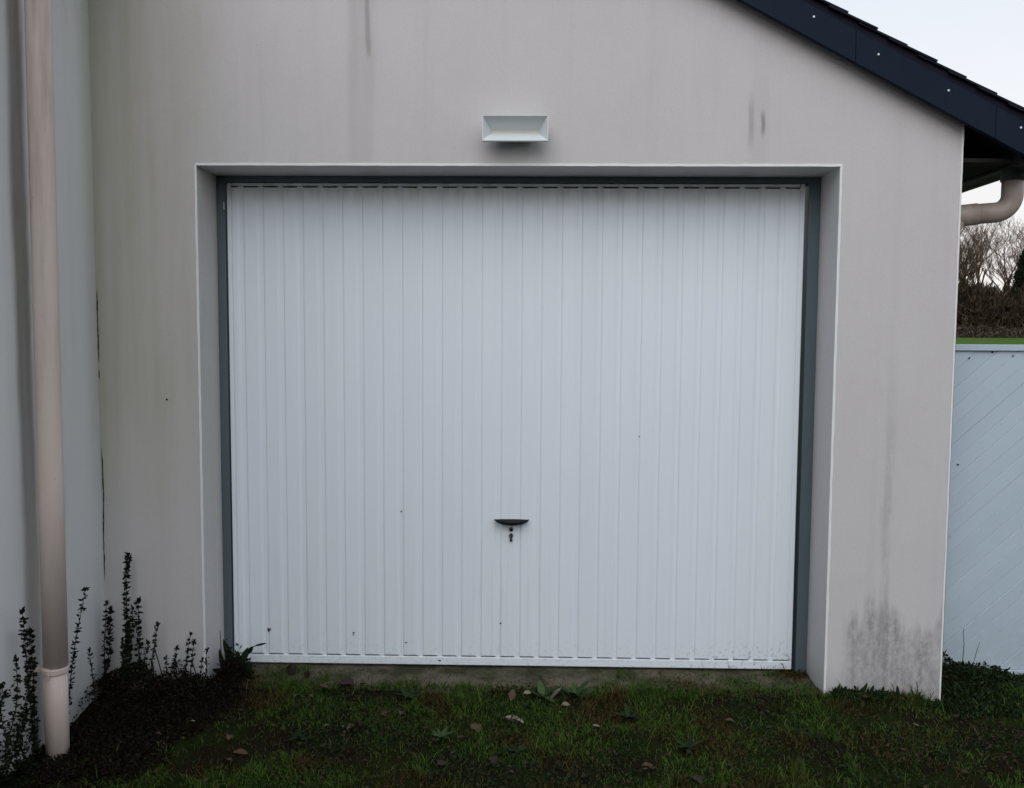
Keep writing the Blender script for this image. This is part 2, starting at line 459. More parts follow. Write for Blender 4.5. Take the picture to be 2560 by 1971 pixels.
def build_ground():
    xs = np.concatenate([[-600,-250,-120,-60,-30,-15,-8,-5,-3.5], np.arange(-2.6, 3.4, 0.04), [3.6,4,5,6.5,8,11,15,20], np.arange(26,60,4), [70,100,160,300,600]])
    ys = np.concatenate([[-300,-100,-40,-20,-14,-11,-9.5,-8.8,-8.4,-8,-7.6,-7.2,-6.8,-6.4,-6,-5,-3.5,-2.6,-2], np.arange(-1.6, 0.6, 0.04), [0.8,1.2,2,3,4.5,6,9,13,18,24,30,36,42,48,54,60,66,72,78,90,120,200,400,900]])
    X, Y = np.meshgrid(xs, ys); Z = ground_z(X, Y)
    V = np.stack([X, Y, Z], -1).reshape(-1, 3); nx = len(xs); ny = len(ys)
    i = np.arange(nx-1)[None, :] + np.arange(ny-1)[:, None]*nx
    F = np.stack([i, i+1, i+1+nx, i+nx], -1).reshape(-1, 4)
    o = np_mesh("ground", V, F, M['ground'])
    for p in o.data.polygons: p.use_smooth = True
    return tag(o, "dark lawn ground and the green field beyond the fence", None, None, "structure")
ground = build_ground()

# ------------------------------------------------------------------ garage building
XL, XR, H = -1.25, 1.25, 2.073        # opening
XI, XC = -1.657, 1.712                # inner corner with the house, outer right corner
REV = 0.21                            # reveal depth
SL = 0.527                            # rake slope
RX, RZ = 1.687, 2.225                 # a point on the bargeboard's lower edge
def rake(x): return RZ - (x - RX) * SL
garage = empty("garage", (0, 0, -0.05), "pale rendered garage with a white up-and-over door and dark slate roof", "garage")
AX = -2.6                              # where the gable wall goes on behind the house
w = MB()
zb = -0.25
T = 0.16                               # hidden top of the wall above the bargeboard's lower edge
# front wall as three pieces butted end to end, joined in one mesh
w.prism([(AX, zb), (XL, zb), (XL, rake(XL)+T), (AX, rake(AX)+T)], 0, 0.30)
w.prism([(XL, H), (XR, H), (XR, rake(XR)+T), (XL, rake(XL)+T)], 0, 0.30)
w.prism([(XR, zb), (XC, zb), (XC, rake(XC)+T), (XR, rake(XR)+T)], 0, 0.30)
w.build("front_wall", M['wall'], garage)
MB().box(XC-0.28, XC-0.0005, 0.3, 6.2, zb, rake(XC)+0.1).build("side_wall", M['wall'], garage)
MB().box(XL-0.2, XC-0.3, 5.9, 6.1, zb, 2.3).build("rear_wall", M['wall'], garage)
# white corner beads round the opening and on the outer corner
def rough_bead(p0, p1, name="corner_bead", wdt=0.007, seed=0, out=(0, -1, 0), side=(1, 0, 0)):
    rnd = random.Random(seed); b = MB(); n = 60
    p0, p1 = Vector(p0), Vector(p1); o = Vector(out); s = Vector(side); vs = []
    for i in range(n+1):
        p = p0.lerp(p1, i/n); a = wdt*(0.85+0.35*rnd.random()); h = 0.0022*(0.8+0.4*rnd.random()); j = (rnd.random()-.5)*0.0008
        vs += [p + s*(j-0.0018) + o*-0.004, p + s*(j-0.0018) + o*h, p + s*(a+j) + o*h, p + s*(a+j) + o*-0.004]
    fs = []
    for i in range(n):
        for k in range(3): fs.append((4*i+k, 4*i+k+1, 4*i+k+5, 4*i+k+4))
    fs += [(0,1,2,3), (4*n+3,4*n+2,4*n+1,4*n)]
    b.add(vs, fs); o_ = b.build(name, M['bead'], garage)
    bmx = bmesh.new(); bmx.from_mesh(o_.data); bmesh.ops.recalc_face_normals(bmx, faces=bmx.faces); bmx.to_mesh(o_.data); bmx.free()
    return o_
rough_bead((XL, 0, H+0.0019), (XR+0.0065, 0, H+0.0019), seed=1, side=(0, 0, 1))
rough_bead((XL, 0, -0.05), (XL, 0, H), seed=2, side=(-1, 0, 0), wdt=0.005)
rough_bead((XR, 0, -0.03), (XR, 0, H), seed=3, wdt=0.0065)
rough_bead((XC, 0, -0.03), (XC, 0, rake(XC)+0.03), seed=4, side=(-1, 0, 0), wdt=0.0045)
# crack along the inner corner
def crack(z0, z1, seed):
    rnd = random.Random(seed); n = int((z1-z0)/0.012)+2; vs = []; fs = []; x = XI+0.004
    for i in range(n):
        z = z0+(z1-z0)*i/(n-1); t = min(i, n-1-i)/(n*0.12); wd = 0.0035*min(1, t)*(0.35+0.95*rnd.random())+0.0004
        x += (rnd.random()-.5)*0.0016; x = min(max(x, XI+0.0035), XI+0.0085)
        vs += [(x-wd/2, -0.0012, z), (x+wd/2, -0.0012, z), (x+wd/2, 0.004, z), (x-wd/2, 0.004, z)]
    for i in range(n-1):
        for k in range(4): fs.append((4*i+k, 4*i+(k+1)%4, 4*i+4+(k+1)%4, 4*i+4+k))
    MB().add(vs, fs).build("crack", M['crack'], garage)
crack(1.30, 1.585, 1); crack(0.42, 0.96, 2); crack(1.235, 1.275, 3)
MB().tube([(-1.384, -0.0015, 1.155), (-1.384, 0.004, 1.155)], 0.004, 8).build("nail_hole", M['crack'], garage)
# threshold slab
sl = MB(); rnd = random.Random(4); n = 70; vs = []; fs = []
for i in range(n+1):
    x = XL+0.004 + (XR-XL-0.008)*i/n; d = 0.012*rnd.random()
    vs += [(x, 0.02+d, -0.2), (x, 0.02+d, -0.026-0.008*rnd.random()), (x, 0.06+d, -0.016-0.004*rnd.random()), (x, 0.3, -0.010), (x, 0.3, -0.2)]
for i in range(n):
    for k in range(4): fs.append((5*i+k, 5*i+5+k, 5*i+6+k, 5*i+1+k))
sl.add(vs, fs).build("threshold_slab", M['concrete'], garage)
# steel frame
fr = MB()
DT = H-0.027
fy = REV+0.002
fr.box(XL+0.001, XL+0.036, fy, 0.29, -0.009, H-0.001)
fr.box(XR-0.047, XR-0.001, fy, 0.29, -0.009, H-0.001)
fr.box(XL+0.036, XR-0.047, fy, 0.29, H-0.025, H-0.001)
frame = fr.build("door_frame", M['frame'], garage)
MB().box(XL+0.030, XL+0.0335, fy-0.002, fy-0.0002, 1.935, 1.965).build("scratch", M['screw'], frame)
# ---- door: base empty-like mesh is the leaf, the rest are its pieces
DX0, DX1 = -1.209, 1.188
DY = 0.222
leaf = MB().box(DX0+0.002, DX1-0.002, DY+0.022, DY+0.045, 0.004, DT-0.002).build("door", M['door_inside'], garage, loc=(0, DY, 0))
def dpart(mb, name, mat='door', bevel=0.0, smooth=False): return mb.build(name, M[mat], leaf, bevel=bevel, smooth=smooth)
dpart(MB().box(DX0, DX1, DY-0.004, DY+0.02, 0.0, 0.036), "bottom_rail", bevel=0.003)
dpart(MB().box(DX0+0.02, DX1-0.02, DY-0.0005, DY+0.02, DT-0.013, DT), "top_rail", bevel=0.002)
G0, GP, GW = -1.141, 0.08322, 0.0215
dpart(MB().box(DX0, DX0+0.0175, DY-0.004, DY+0.02, 0.0365, DT), "side_stile", bevel=0.003)
dpart(MB().box(DX1-0.0175, DX1, DY-0.004, DY+0.02, 0.0365, DT), "side_stile", bevel=0.003)
# one corrugation: recessed strip, slope, raised pan, slope (open at both ends, 1 mm sheet)
def corr_mesh(pan):
    prof = [(-GW+0.006, 0.0), (-0.001, 0.0), (0.0035, -0.0042), (0.0065, -0.005), (pan-0.008, -0.005), (pan-0.004, -0.0042), (pan+0.006, 0.0)]
    b = MB(); zs = [(0.0365, 0.0432), (DT-0.013, DT-0.020)]; vs = []; fs = []
    for bot, (za, zp) in enumerate(zs):
        for x, y in prof:
            vs.append((x, y, za if y > -0.002 else zp))
    k = len(prof)
    for i in range(k-1): fs.append((i, i+1, k+i+1, k+i))
    b.add(vs, fs); me = b.mesh("corrugation"); me.materials.append(M['door'])
    return me
def place_corr(me, x):
    o = link(bpy.data.objects.new("corrugation", me)); o.parent = leaf
    o.location = (x, 0.0, 0.0)
    sm = o.modifiers.new("sheet", 'SOLIDIFY'); sm.thickness = 0.0009; sm.offset = -1
full = corr_mesh(GP-GW)
for k in range(27): place_corr(full, G0+GP*k)
place_corr(corr_mesh(DX1-0.0185-(G0+GP*27)), G0+GP*27)
first = corr_mesh(G0-GW-(DX0+0.018)+0.0005)
for v in first.vertices:                     # the half-width one beside the left stile has no strip of its own
    if v.co.x < -0.01: v.co.x = -0.002
place_corr(first, DX0+0.018)
# handle, knob, lock
hb = MB(); n = 20; vs = []; fs = []
for i in range(n+1):
    t = i/n; x = -0.086+0.148*t; a = 1-(2*t-1)**2
    zt = 0.6405+0.0045*a**0.8; zbm = 0.6395-0.0225*a**0.62; dp = 0.012+0.024*a**0.7; zc = (zt+zbm)/2
    for q in range(8):
        ang = 2*math.pi*q/8
        yy = DY-0.012-dp*0.5+dp*0.5*math.cos(ang); zz = zc+(zt-zbm)*0.5*math.sin(ang)
        vs.append((x, yy, zz))
for i in range(n):
    for q in range(8): fs.append((8*i+q, 8*i+(q+1)%8, 8*i+8+(q+1)%8, 8*i+8+q))
fs += [tuple(range(8))[::-1], tuple(8*n+q for q in range(8))]
hb.add(vs, fs)
for sx in (-0.05, 0.026): hb.box(sx-0.006, sx+0.006, DY-0.02, DY+0.002, 0.622, 0.636)
dpart(hb, "handle", 'black', smooth=True)
dpart(MB().tube([(-0.014, DY-0.014, 0.597), (-0.014, DY-0.0055, 0.597)], 0.009, 16), "lock_knob", 'zinc_lock')
dpart(MB().tube([(-0.0125, DY-0.0146, 0.5935), (-0.0125, DY-0.0135, 0.5935)], 0.0055, 12), "knob_recess", 'hole')
dpart(MB().tube([(-0.014, DY-0.0135, 0.570), (-0.014, DY-0.0055, 0.570)], 0.009, 16).box(-0.0195, -0.0085, DY-0.013, DY-0.0055, 0.545, 0.566), "lock_cylinder", 'zinc_lock')
dpart(MB().box(-0.0152, -0.0128, DY-0.0142, DY-0.0137, 0.563, 0.577).tube([(-0.014, DY-0.0138, 0.549), (-0.014, DY-0.0128, 0.549)], 0.004, 10), "keyhole", 'hole')
# stuck specks of dirt
rnd = random.Random(9)
for (x, z, s) in ((-0.482, 0.668, 0.005), (-0.057, 0.187, 0.006), (-0.690, 0.138, 0.006), (0.522, 0.997, 0.0035), (-0.463, 0.098, 0.006), (-0.32, 0.02, 0.006), (-0.69, 0.128, 0.004)):
    vs = []; nn = 7
    for q in range(nn):
        a = 2*math.pi*q/nn; r_ = s*(0.5+0.9*rnd.random()); vs.append((x+r_*math.cos(a), DY-0.0068, z+r_*0.6*math.sin(a)))
    vs.append((x, DY-0.0095, z))
    dpart(MB().add(vs, [(q, (q+1) % nn, nn) for q in range(nn)]), "dirt_speck", 'hole')

# ---- roof: bargeboard, slates, soffit
roof_y0 = -0.062
EX = 1.990                            # eave end of the rake
bb = MB()
TH = 0.152                            # board height, measured vertically
def rk(x0, x1, a, b, y0, y1, mb):
    return mb.prism([(x0, rake(x0)+a), (x1, rake(x1)+a), (x1, rake(x1)+b), (x0, rake(x0)+b)], y0, y1)
# the slate deck
deck = rk(AX, EX, 0.055, 0.150, -0.035, 6.2, MB()).build("roof", M['slate'], garage, loc=(0, 0, 2.2))
# bargeboard in lengths with fine butt joints
xj = [-2.55, -1.2, -0.1, 0.62, 1.27, 1.80, EX+0.004]
barge = None
for i in range(len(xj)-1):
    x0, x1 = xj[i]+0.0007, xj[i+1]-0.0007
    b = rk(x0, x1, 0.0, 0.118, roof_y0, roof_y0+0.022, MB()).build("bargeboard", M['barge'], deck, bevel=0.0015)
rk(-2.5, EX, 0.1185, 0.150, roof_y0+0.006, roof_y0+0.030, MB()).build("bargeboard_trim", M['slate'], deck, bevel=0.001)
for (x, z) in ((0.58, 2.885), (0.84, 2.747), (1.11, 2.611), (1.354, 2.474), (1.619, 2.342), (1.893, 2.206)):
    MB().tube([(x, roof_y0-0.0025, z), (x, roof_y0+0.001, z)], 0.0042, 8).build("screw", M['screw'], deck)
# slates: courses stepping down the slope; the rake column and its neighbour piece by piece
ang = math.atan(SL); L = 0.2; expo = 0.1125
def slate_mesh(w_):
    b = MB().box(-L, 0, 0, w_, 0, 0.007); me = b.mesh("slate"); me.materials.append(M['slate']); return me
sm_full = slate_mesh(0.22); sm_half = slate_mesh(0.11)
rnd = random.Random(12)
def place_slate(x, y, me, lift):
    o = link(bpy.data.objects.new("slate", me)); o.parent = deck
    z = rake(x)+0.150+lift
    o.rotation_euler = (0, ang-R(3.2), 0)
    o.location = (x+rnd.uniform(-.002, .002), y, z+rnd.uniform(0, .002)-2.2)
k = 0; x = EX+0.03
while x > -0.4:
    y = roof_y0-0.008+rnd.uniform(-.003, .003)
    half = k % 2
    place_slate(x, y, sm_half if half else sm_full, 0.006)
    place_slate(x, y+(0.113 if half else 0.223), sm_full, 0.006)
    x -= expo; k += 1
fld = MB(); x = EX+0.03; k = 0                 # the rest of the roof covering
while x > AX:
    y0 = (0.268 if k % 2 else 0.378) if x > -0.4 else roof_y0
    z = rake(x)+0.156
    L2 = 0.14
    fld.add([(x, y0, z), (x, 6.2, z), (x-L2, 6.2, z+L2*SL-0.004), (x-L2, y0, z+L2*SL-0.004), (x, y0, z-0.006), (x, 6.2, z-0.006)], [(0,1,2,3), (4,5,1,0)])
    x -= expo; k += 1
tag(fld.build("slate_courses", M['slate'], deck), kind="stuff")
# eaves: soffit board, fascia
rk(XC+0.001, 1.914, 0.02, 0.052, -0.036, 6.2, MB()).build("soffit", M['soffit'], deck)
MB().box(1.915, 1.938, -0.03, 6.2, 2.088, rake(1.93)+0.06).build("fascia_board", M['soffit'], deck)
MB().box(XC+0.001, 1.9145, 0.02, 6.2, 2.095, 2.110).build("eaves_lining", M['soffit'], deck)

# ------------------------------------------------------------------ gutter and swan neck at the eave
gx, gy, gz = 2.005, 0.15, 2.094
gut = empty("roof_gutter", (gx, 0.2, 2.0), "dark roof gutter with taupe elbow pipe at the right eave", "gutter")
gm = MB(); vs = []; fs = []; n = 14; ys = [-0.03, 6.2]
for y in ys:
    for q in range(n+1):
        a = math.pi + math.pi*q/n
        vs.append((gx+0.058*math.cos(a), y, gz+0.045+0.062*math.sin(a)))
for q in range(n): fs.append((q, q+1, n+1+q+1, n+1+q))
fs.append(tuple(range(n+1)))
gm.add(vs, fs)
go = gm.build("trough", M['gutter'], gut, smooth=False)
s_ = go.modifiers.new("thick", 'SOLIDIFY'); s_.thickness = 0.003
px_, d_ = 1.992, 0.0405
MB().tube([(px_, gy, 2.16), (px_, gy, 2.047)], 0.0455, 20).build("outlet", plain("outlet_green_grey", (0.05, 0.062, 0.056), 0.5), gut, smooth=True)
pts = [(px_, gy, 2.05)]
bx, bz, br = px_-0.066, 1.989, 0.066
for i in range(9):
    a = (math.pi/2)*i/8*0.955
    pts.append((bx+br*math.cos(a), gy+0.01*i/8, bz-br*math.sin(a)))
last = Vector(pts[-1])
pts.append((last.x-0.078, gy+0.02, last.z-0.005))
MB().tube(pts, 0.0405, 20).build("elbow", M['pipe2'], gut, smooth=True)
q0 = Vector(pts[-1])
MB().tube([q0+Vector((0.012, -0.001, 0.001)), q0+Vector((-0.05, 0.01, -0.005)), q0+Vector((-0.12, 0.03, -0.012))], 0.0435, 20).build("pipe_socket", M['pipe2'], gut, smooth=True)
MB().tube([q0+Vector((-0.06, 0.015, -0.02)), q0+Vector((-0.085, 0.02, -0.06)), q0+Vector((-0.085, 0.02, -1.9))], 0.040, 16).build("down_pipe", M['pipe2'], gut, smooth=True)

# ------------------------------------------------------------------ house on the left, its downpipe
house = empty("house", (-3.5, -1.5, -0.1), "grey rendered house wall running forward at the left edge", "house")
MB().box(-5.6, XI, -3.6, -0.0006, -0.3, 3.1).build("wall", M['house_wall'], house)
MB().box(-5.7, XI+0.22, -3.7, -0.068, 3.1, 3.24).build("eaves_box", M['soffit'], house)
PX, PY, PR = -1.571, -0.5, 0.0395
dp = empty("rain_downpipe", (PX, PY, -0.08), "sand coloured plastic downpipe standing against the left house wall", "downpipe")
MB().tube([(PX+0.012*((z-1.2)/1.3)*0.5, PY, z) for z in (0.255, 0.9, 1.6, 2.3, 3.08)], PR, 24).build("upper_pipe", M['pipe'], dp, smooth=True)
MB().tube([(PX-0.006, PY, -0.12), (PX-0.007, PY, 0.1), (PX-0.007, PY, 0.27)], [PR*0.93, PR*0.98, PR*1.0], 24).build("lower_pipe", M['pipe'], dp, smooth=True)
MB().tube([(PX-0.007, PY, 0.242), (PX-0.007, PY, 0.246), (PX-0.007, PY, 0.262), (PX-0.007, PY, 0.266)], [PR+0.0005, PR+0.0052, PR+0.0052, PR+0.0005], 24).build("collar", M['pipe'], dp)
MB().box(PX-0.011, PX-0.002, PY-PR-0.009, PY-PR-0.003, 0.236, 0.256).build("clip", M['pipe'], dp, bevel=0.001)
MB().box(XI+0.0005, PX-PR+0.004, PY-0.008, PY+0.008, 0.246, 0.262).build("wall_bracket", M['pipe'], dp)
MB().tube([(PX, PY, 2.93), (PX, PY, 2.96)], PR+0.005, 24).build("upper_clip", M['pipe'], dp)

# ------------------------------------------------------------------ wall lamp
lx0, lx1, lz0, lz1, ly = -0.1265, 0.1225, 2.149, 2.244, -0.088
lamp = empty("wall_lamp", (0, 0, 2.19), "white trough-shaped wall lamp above the garage door", "lamp")
zm = 2.1935
b = MB()
fl = 0.003
o_ = [(lx0, ly, lz0), (lx1, ly, lz0), (lx1, ly, lz1), (lx0, ly, lz1)]
i_ = [(lx0+fl, ly, lz0+fl), (lx1-fl, ly, lz0+fl), (lx1-fl, ly, lz1-fl), (lx0+fl, ly, lz1-fl)]
t_ = [(lx0+0.034, ly+0.05, zm-0.0035), (lx1-0.036, ly+0.05, zm-0.0035), (lx1-0.036, ly+0.05, zm+0.0035), (lx0+0.034, ly+0.05, zm+0.0035)]
k_ = [(lx0+0.05, -0.012, lz0+0.012), (lx1-0.05, -0.012, lz0+0.012), (lx1-0.05, -0.012, lz1-0.012), (lx0+0.05, -0.012, lz1-0.012)]
m_ = [(lx0, ly+0.02, lz0), (lx1, ly+0.02, lz0), (lx1, ly+0.02, lz1), (lx0, ly+0.02, lz1)]
vs = o_+i_+t_+m_+k_; fs = []
for a in range(4):
    c = (a+1) % 4
    fs += [(a, c, 4+c, 4+a), (4+a, 4+c, 8+c, 8+a), (c, a, 12+a, 12+c), (12+c, 12+a, 16+a, 16+c)]
fs.append((16, 17, 18, 19))
b.add(vs, fs); bo = b.build("body", M['lamp'], lamp)
bmx = bmesh.new(); bmx.from_mesh(bo.data); bmesh.ops.recalc_face_normals(bmx, faces=bmx.faces); bmx.to_mesh(bo.data); bmx.free()
MB().add([(t_[0][0], ly+0.0495, zm-0.004), (t_[1][0], ly+0.0495, zm-0.004), (t_[1][0], ly+0.0495, zm+0.004), (t_[0][0], ly+0.0495, zm+0.004)], [(0,1,2,3)]).build("light_strip", M['lamp_lens'], lamp)
MB().box(-0.06, 0.055, -0.0125, 0.0005, 2.172, 2.225).build("back_plate", M['fixing'], lamp)

# ------------------------------------------------------------------ fence
FY = 0.25; FX0, FX1, FZ0, FZ1 = XC+0.006, 3.9, -0.03, 1.392
fence = empty("board_fence", (2.6, FY, 0), "white fence of diagonal boards beside the garage corner", "fence")
MB().box(FX0, FX1, FY-0.012, FY+0.045, FZ1-0.026, FZ1).build("top_rail", M['fence'], fence, bevel=0.002)
MB().box(FX0, FX1, FY-0.008, FY+0.04, FZ0-0.03, FZ0+0.03).build("bottom_rail", M['fence'], fence, bevel=0.002)
for x in (FX0+0.04, FX1-0.04): MB().box(x-0.035, x+0.035, FY+0.026, FY+0.09, -0.25, FZ1-0.03).build("post", M['fence'], fence)
def clip_poly(poly, f):
    out = []
    for i in range(len(poly)):
        a, b_ = poly[i], poly[(i+1) % len(poly)]; fa, fb = f(a), f(b_)
        if fa >= 0: out.append(a)
        if (fa >= 0) != (fb >= 0):
            t = fa/(fa-fb); out.append((a[0]+(b_[0]-a[0])*t, a[1]+(b_[1]-a[1])*t))
    return out
sl_, vp = 0.915, 0.0785
c = -4.0; rnd = random.Random(3)
rect = [(FX0+0.001, FZ0+0.031), (FX1, FZ0+0.031), (FX1, FZ1-0.0265), (FX0+0.001, FZ1-0.0265)]
c0 = 0.952 - sl_*1.826
k = -60
while k < 40:
    lo, hi = c0+k*vp+0.0003, c0+(k+1)*vp-0.0003
    P = clip_poly(clip_poly(rect, lambda q: q[1]-sl_*q[0]-lo), lambda q: hi-(q[1]-sl_*q[0]))
    if len(P) >= 3:
        j = rnd.uniform(-.0014, .0014)
        MB().prism(P, FY+j, FY+0.016+j).build("board", M['fence'], fence, bevel=0.0014, seg=1)
    k += 1
MB().box(FX0, FX1, FY+0.0165+0.002, FY+0.022, FZ0+0.03, FZ1-0.03).build("backing", plain("fence_backing", (0.4, 0.46, 0.52), 0.9), fence)
for (x, z) in ((1.90, 1.335), (1.995, 1.36), (2.08, 1.345), (1.872, 0.885)):
    MB().tube([(x, FY-0.003, z), (x, FY+0.002, z)], 0.0035, 7).build("nail", M['crack'], fence)

# ------------------------------------------------------------------ leaves and plants
def leaf_cloud(P, D, length, width, rs, fold=0.25, droop=0.3):
    """P (n,3) base points, D (n,3) directions; 2 quads per leaf folded along the midrib; returns V,F,attr"""
    n = len(P); D = D/np.linalg.norm(D, axis=1)[:, None]
    up = rs.randn(n, 3); S = np.cross(D, up); S /= np.linalg.norm(S, axis=1)[:, None]+1e-9
    N = np.cross(S, D)
    Ls = (length*(0.35+1.1*rs.rand(n)))[:, None]; W = (width*(0.6+0.8*rs.rand(n)))[:, None]
    b = P; mid = P + D*Ls*0.5 - N*Ls*fold*0.2; tip = P + D*Ls + N*Ls*droop*(rs.rand(n)[:, None]-0.7)
    l = P + D*Ls*0.48 + S*W*0.5 + N*W*fold; r = P + D*Ls*0.48 - S*W*0.5 + N*W*fold
    V = np.stack([b, l, tip, mid, r], 1).reshape(-1, 3)
    i = np.arange(n)[:, None]*5
    F = np.concatenate([i+np.array([[0, 1, 2, 3]]), i+np.array([[0, 3, 2, 4]])], 0)
    A = np.repeat(rs.rand(n), 5)
    return V, F, A
def leaves_obj(name, P, D, length, width, mat, parent, seed, loc=(0,0,0), **k):
    rs = np.random.RandomState(seed)
    V, F, A = leaf_cloud(np.asarray(P, float), np.asarray(D, float), length, width, rs, **k)
    return np_mesh(name, V, F, mat, parent, loc, A)

def shoot(parent, tip, base, seed, node=0.018, leaf=0.017, fat=1.0, bare=0.0, bend=0.012):
    """an upright leafy shoot: thin stem, whorls of small leaves up to the tip"""
    rnd = random.Random(seed); rs = np.random.RandomState(seed)
    tip, base = Vector(tip), Vector(base); L_ = (tip-base).length; n = max(6, int(L_/0.015))
    pts = []; ph = rnd.uniform(0, 6); ax = Vector((rnd.uniform(-1, 1), rnd.uniform(-.6, .3), 0))
    for i in range(n+1):
        t = i/n
        pts.append(base.lerp(tip, t)+ax*bend*math.sin(math.pi*t*1.6+ph)*min(1, t*3)*(1-t*0.4)*(1 if t < 1 else 0.6))
    st = MB().tube(pts, [0.0022*(1-0.6*i/n) for i in range(n+1)], 5).build("shoot", M['stem'], parent)
    P = []; D = []; s = bare*L_
    while s < L_:
        t = s/L_; p = base.lerp(tip, t); i = min(n-1, int(t*n)); p = pts[i].lerp(pts[i+1], t*n-i)
        c_ = int(rnd.uniform(9, 17)*fat); sz = (1.0-0.35*t)
        for q in range(c_):
            a = rnd.uniform(0, 6.28); el = rnd.uniform(-0.3, 1.0)
            d = Vector((math.cos(a)*math.cos(el), math.sin(a)*math.cos(el), math.sin(el)))
            P.append(p+Vector((rnd.uniform(-.003, .003), rnd.uniform(-.003, .003), rnd.uniform(-.005, .005)))); D.append(d*sz)
        s += node*rnd.uniform(0.6, 1.5)
    for q in range(int(16*fat)):
        P.append(pts[-1]-Vector((0, 0, rnd.uniform(0, .012)))); D.append(Vector((rnd.uniform(-.6, .6), rnd.uniform(-.6, .6), 1)))
    leaves_obj("leaves", [tuple(p) for p in P], [tuple(d) for d in D], leaf, leaf*0.62, M['shoot'], st, seed)
    return st

# -- mat-forming shrub between the downpipe and the garage door
sh1 = empty("creeping_shrub", (-1.4, -0.15, -0.04), "dark creeping shrub with upright shoots between downpipe and garage door", "shrub")
S = [((-1.615, 0.356), (-1.627, 0.06)), ((-1.595, 0.323), (-1.611, 0.05)), ((-1.520, 0.545), (-1.524, 0.04)), ((-1.484, 0.363), (-1.488, 0.04)),
     ((-1.412, 0.264), (-1.437, 0.04)), ((-1.334, 0.172), (-1.357, 0.03)), ((-1.280, 0.231), (-1.310, 0.03)), ((-1.266, 0.198), (-1.282, 0.03)),
     ((-1.211, 0.167), (-1.212, 0.04)), ((-1.555, 0.20), (-1.55, 0.04)), ((-1.378, 0.13), (-1.37, 0.03)), ((-1.235, 0.125), (-1.235, 0.03)), ((-1.455, 0.19), (-1.47, 0.03)),
     ((-1.512, 0.33), (-1.518, 0.03)), ((-1.530, 0.27), (-1.528, 0.02))]
fats = [0.55, 1.0, 1.25, 1.0, 0.8, 1.0, 0.7, 0.7, 0.6, 1.2, 0.6, 0.8, 0.9, 1.0, 1.2]
for i, (t, b_) in enumerate(S):
    shoot(sh1, (t[0], -0.07, t[1]), (b_[0], -0.075-0.02*(i % 3), b_[1]), 40+i, fat=fats[i], leaf=0.0165 if i in (1, 2, 3) else 0.0125, bend=0.008)
for i, (t, b_) in enumerate((((-1.58, -0.292, 0.472), (-1.60, -0.40, 0.05)), ((-1.565, -0.30, 0.25), (-1.56, -0.27, 0.02)))):
    shoot(sh1, t, b_, 70+i, fat=0.6 if i == 0 else 0.35, leaf=0.014, bend=0.012)
for i, (t, b_) in enumerate((((-1.395, -0.075, 0.06), (-1.422, -0.075, 0.165)), ((-1.335, -0.075, 0.05), (-1.345, -0.075, 0.13)), ((-1.255, -0.075, 0.05), (-1.275, -0.075, 0.12)))):
    MB().tube([b_, ((t[0]+b_[0])/2+0.004, -0.08, (t[2]+b_[2])/2), t], 0.0022, 5).build("shoot", M['stem'], sh1)
rs = np.random.RandomState(5)
n = 34000
x = rs.uniform(-1.65, -0.98, n); y = -np.abs(rs.rand(n)**1.1)*0.9-0.01
hh = 0.115*np.exp(-((x+1.52)/0.26)**2)*np.exp(-(y/0.30)**2)+0.05*np.exp(-((x+1.25)/0.2)**2)*np.exp(-(y/0.2)**2)
hh += 0.03*smooth(-1.05, -1.4, x)*smooth(-0.95, -0.5, y)
hh *= 0.35+0.75*vnoise(x, y, 14, 8)
keep = (hh > 0.006) & ~(((x-PX)**2+(y-PY)**2) < 0.045**2) & (rs.rand(n) < smooth(-0.95, -0.75, y)*smooth(-0.98+0.25*y*0-0.0, -1.25, x+0.18*np.clip(-y-0.1,0,1))+0.02) & ~((x < -1.545) & (y > -0.34) & (y < -0.12) & (rs.rand(n) < 0.75))
x, y, hh = x[keep], y[keep], hh[keep]
z = ground_z(x, y)+hh*rs.rand(len(x))**0.6
P = np.stack([x, y, z], 1); D = rs.randn(len(x), 3)*[1, 1, 0.6]+[0, -0.2, 0.7]
leaves_obj("foliage", P, D, 0.013, 0.007, M['shrub'], sh1, 6)

# -- the clump left of the downpipe, against the house wall
sh2 = empty("wall_climber", (-1.6, -0.75, -0.06), "dark leafy climber against the house wall left of the downpipe", "shrub")
for i, (t, b_, ft) in enumerate((((-1.585, -0.706, 0.371), (-1.60, -0.75, 0.0), 0.8), ((-1.585, -0.636, 0.339), (-1.60, -0.70, 0.0), 0.9), ((-1.60, -0.640, 0.505), (-1.605, -0.585, 0.0), 1.3),
        ((-1.58, -0.795, 0.319), (-1.60, -0.80, 0.0), 0.8), ((-1.58, -0.765, 0.281), (-1.60, -0.785, 0.0), 0.7), ((-1.60, -0.60, 0.42), (-1.605, -0.58, 0.0), 1.2), ((-1.59, -0.66, 0.18), (-1.60, -0.66, -0.02), 1.1), ((-1.6, -0.84, 0.33), (-1.6, -0.83, -0.02), 1.0))):
    shoot(sh2, t, b_, 90+i, fat=ft*0.8, leaf=0.0145, bend=0.024)
n = 3000; x = rs.uniform(-1.655, -1.56, n); y = rs.uniform(-1.05, -0.555, n)
hh = (0.30*vnoise(y*3, x, 9, 4)**1.7+0.05)*smooth(-0.53, -0.6, y); z = ground_z(x, y)+hh*rs.rand(n)
kp = ((vnoise(y*2, z*2, 9, 10) > 0.5) | (z < -0.03))
P = np.stack([x, y, z], 1)[kp]; leaves_obj("foliage", P, rs.randn(len(P), 3)+[0.3, -0.3, 0.3], 0.016, 0.010, M['shoot'], sh2, 11)

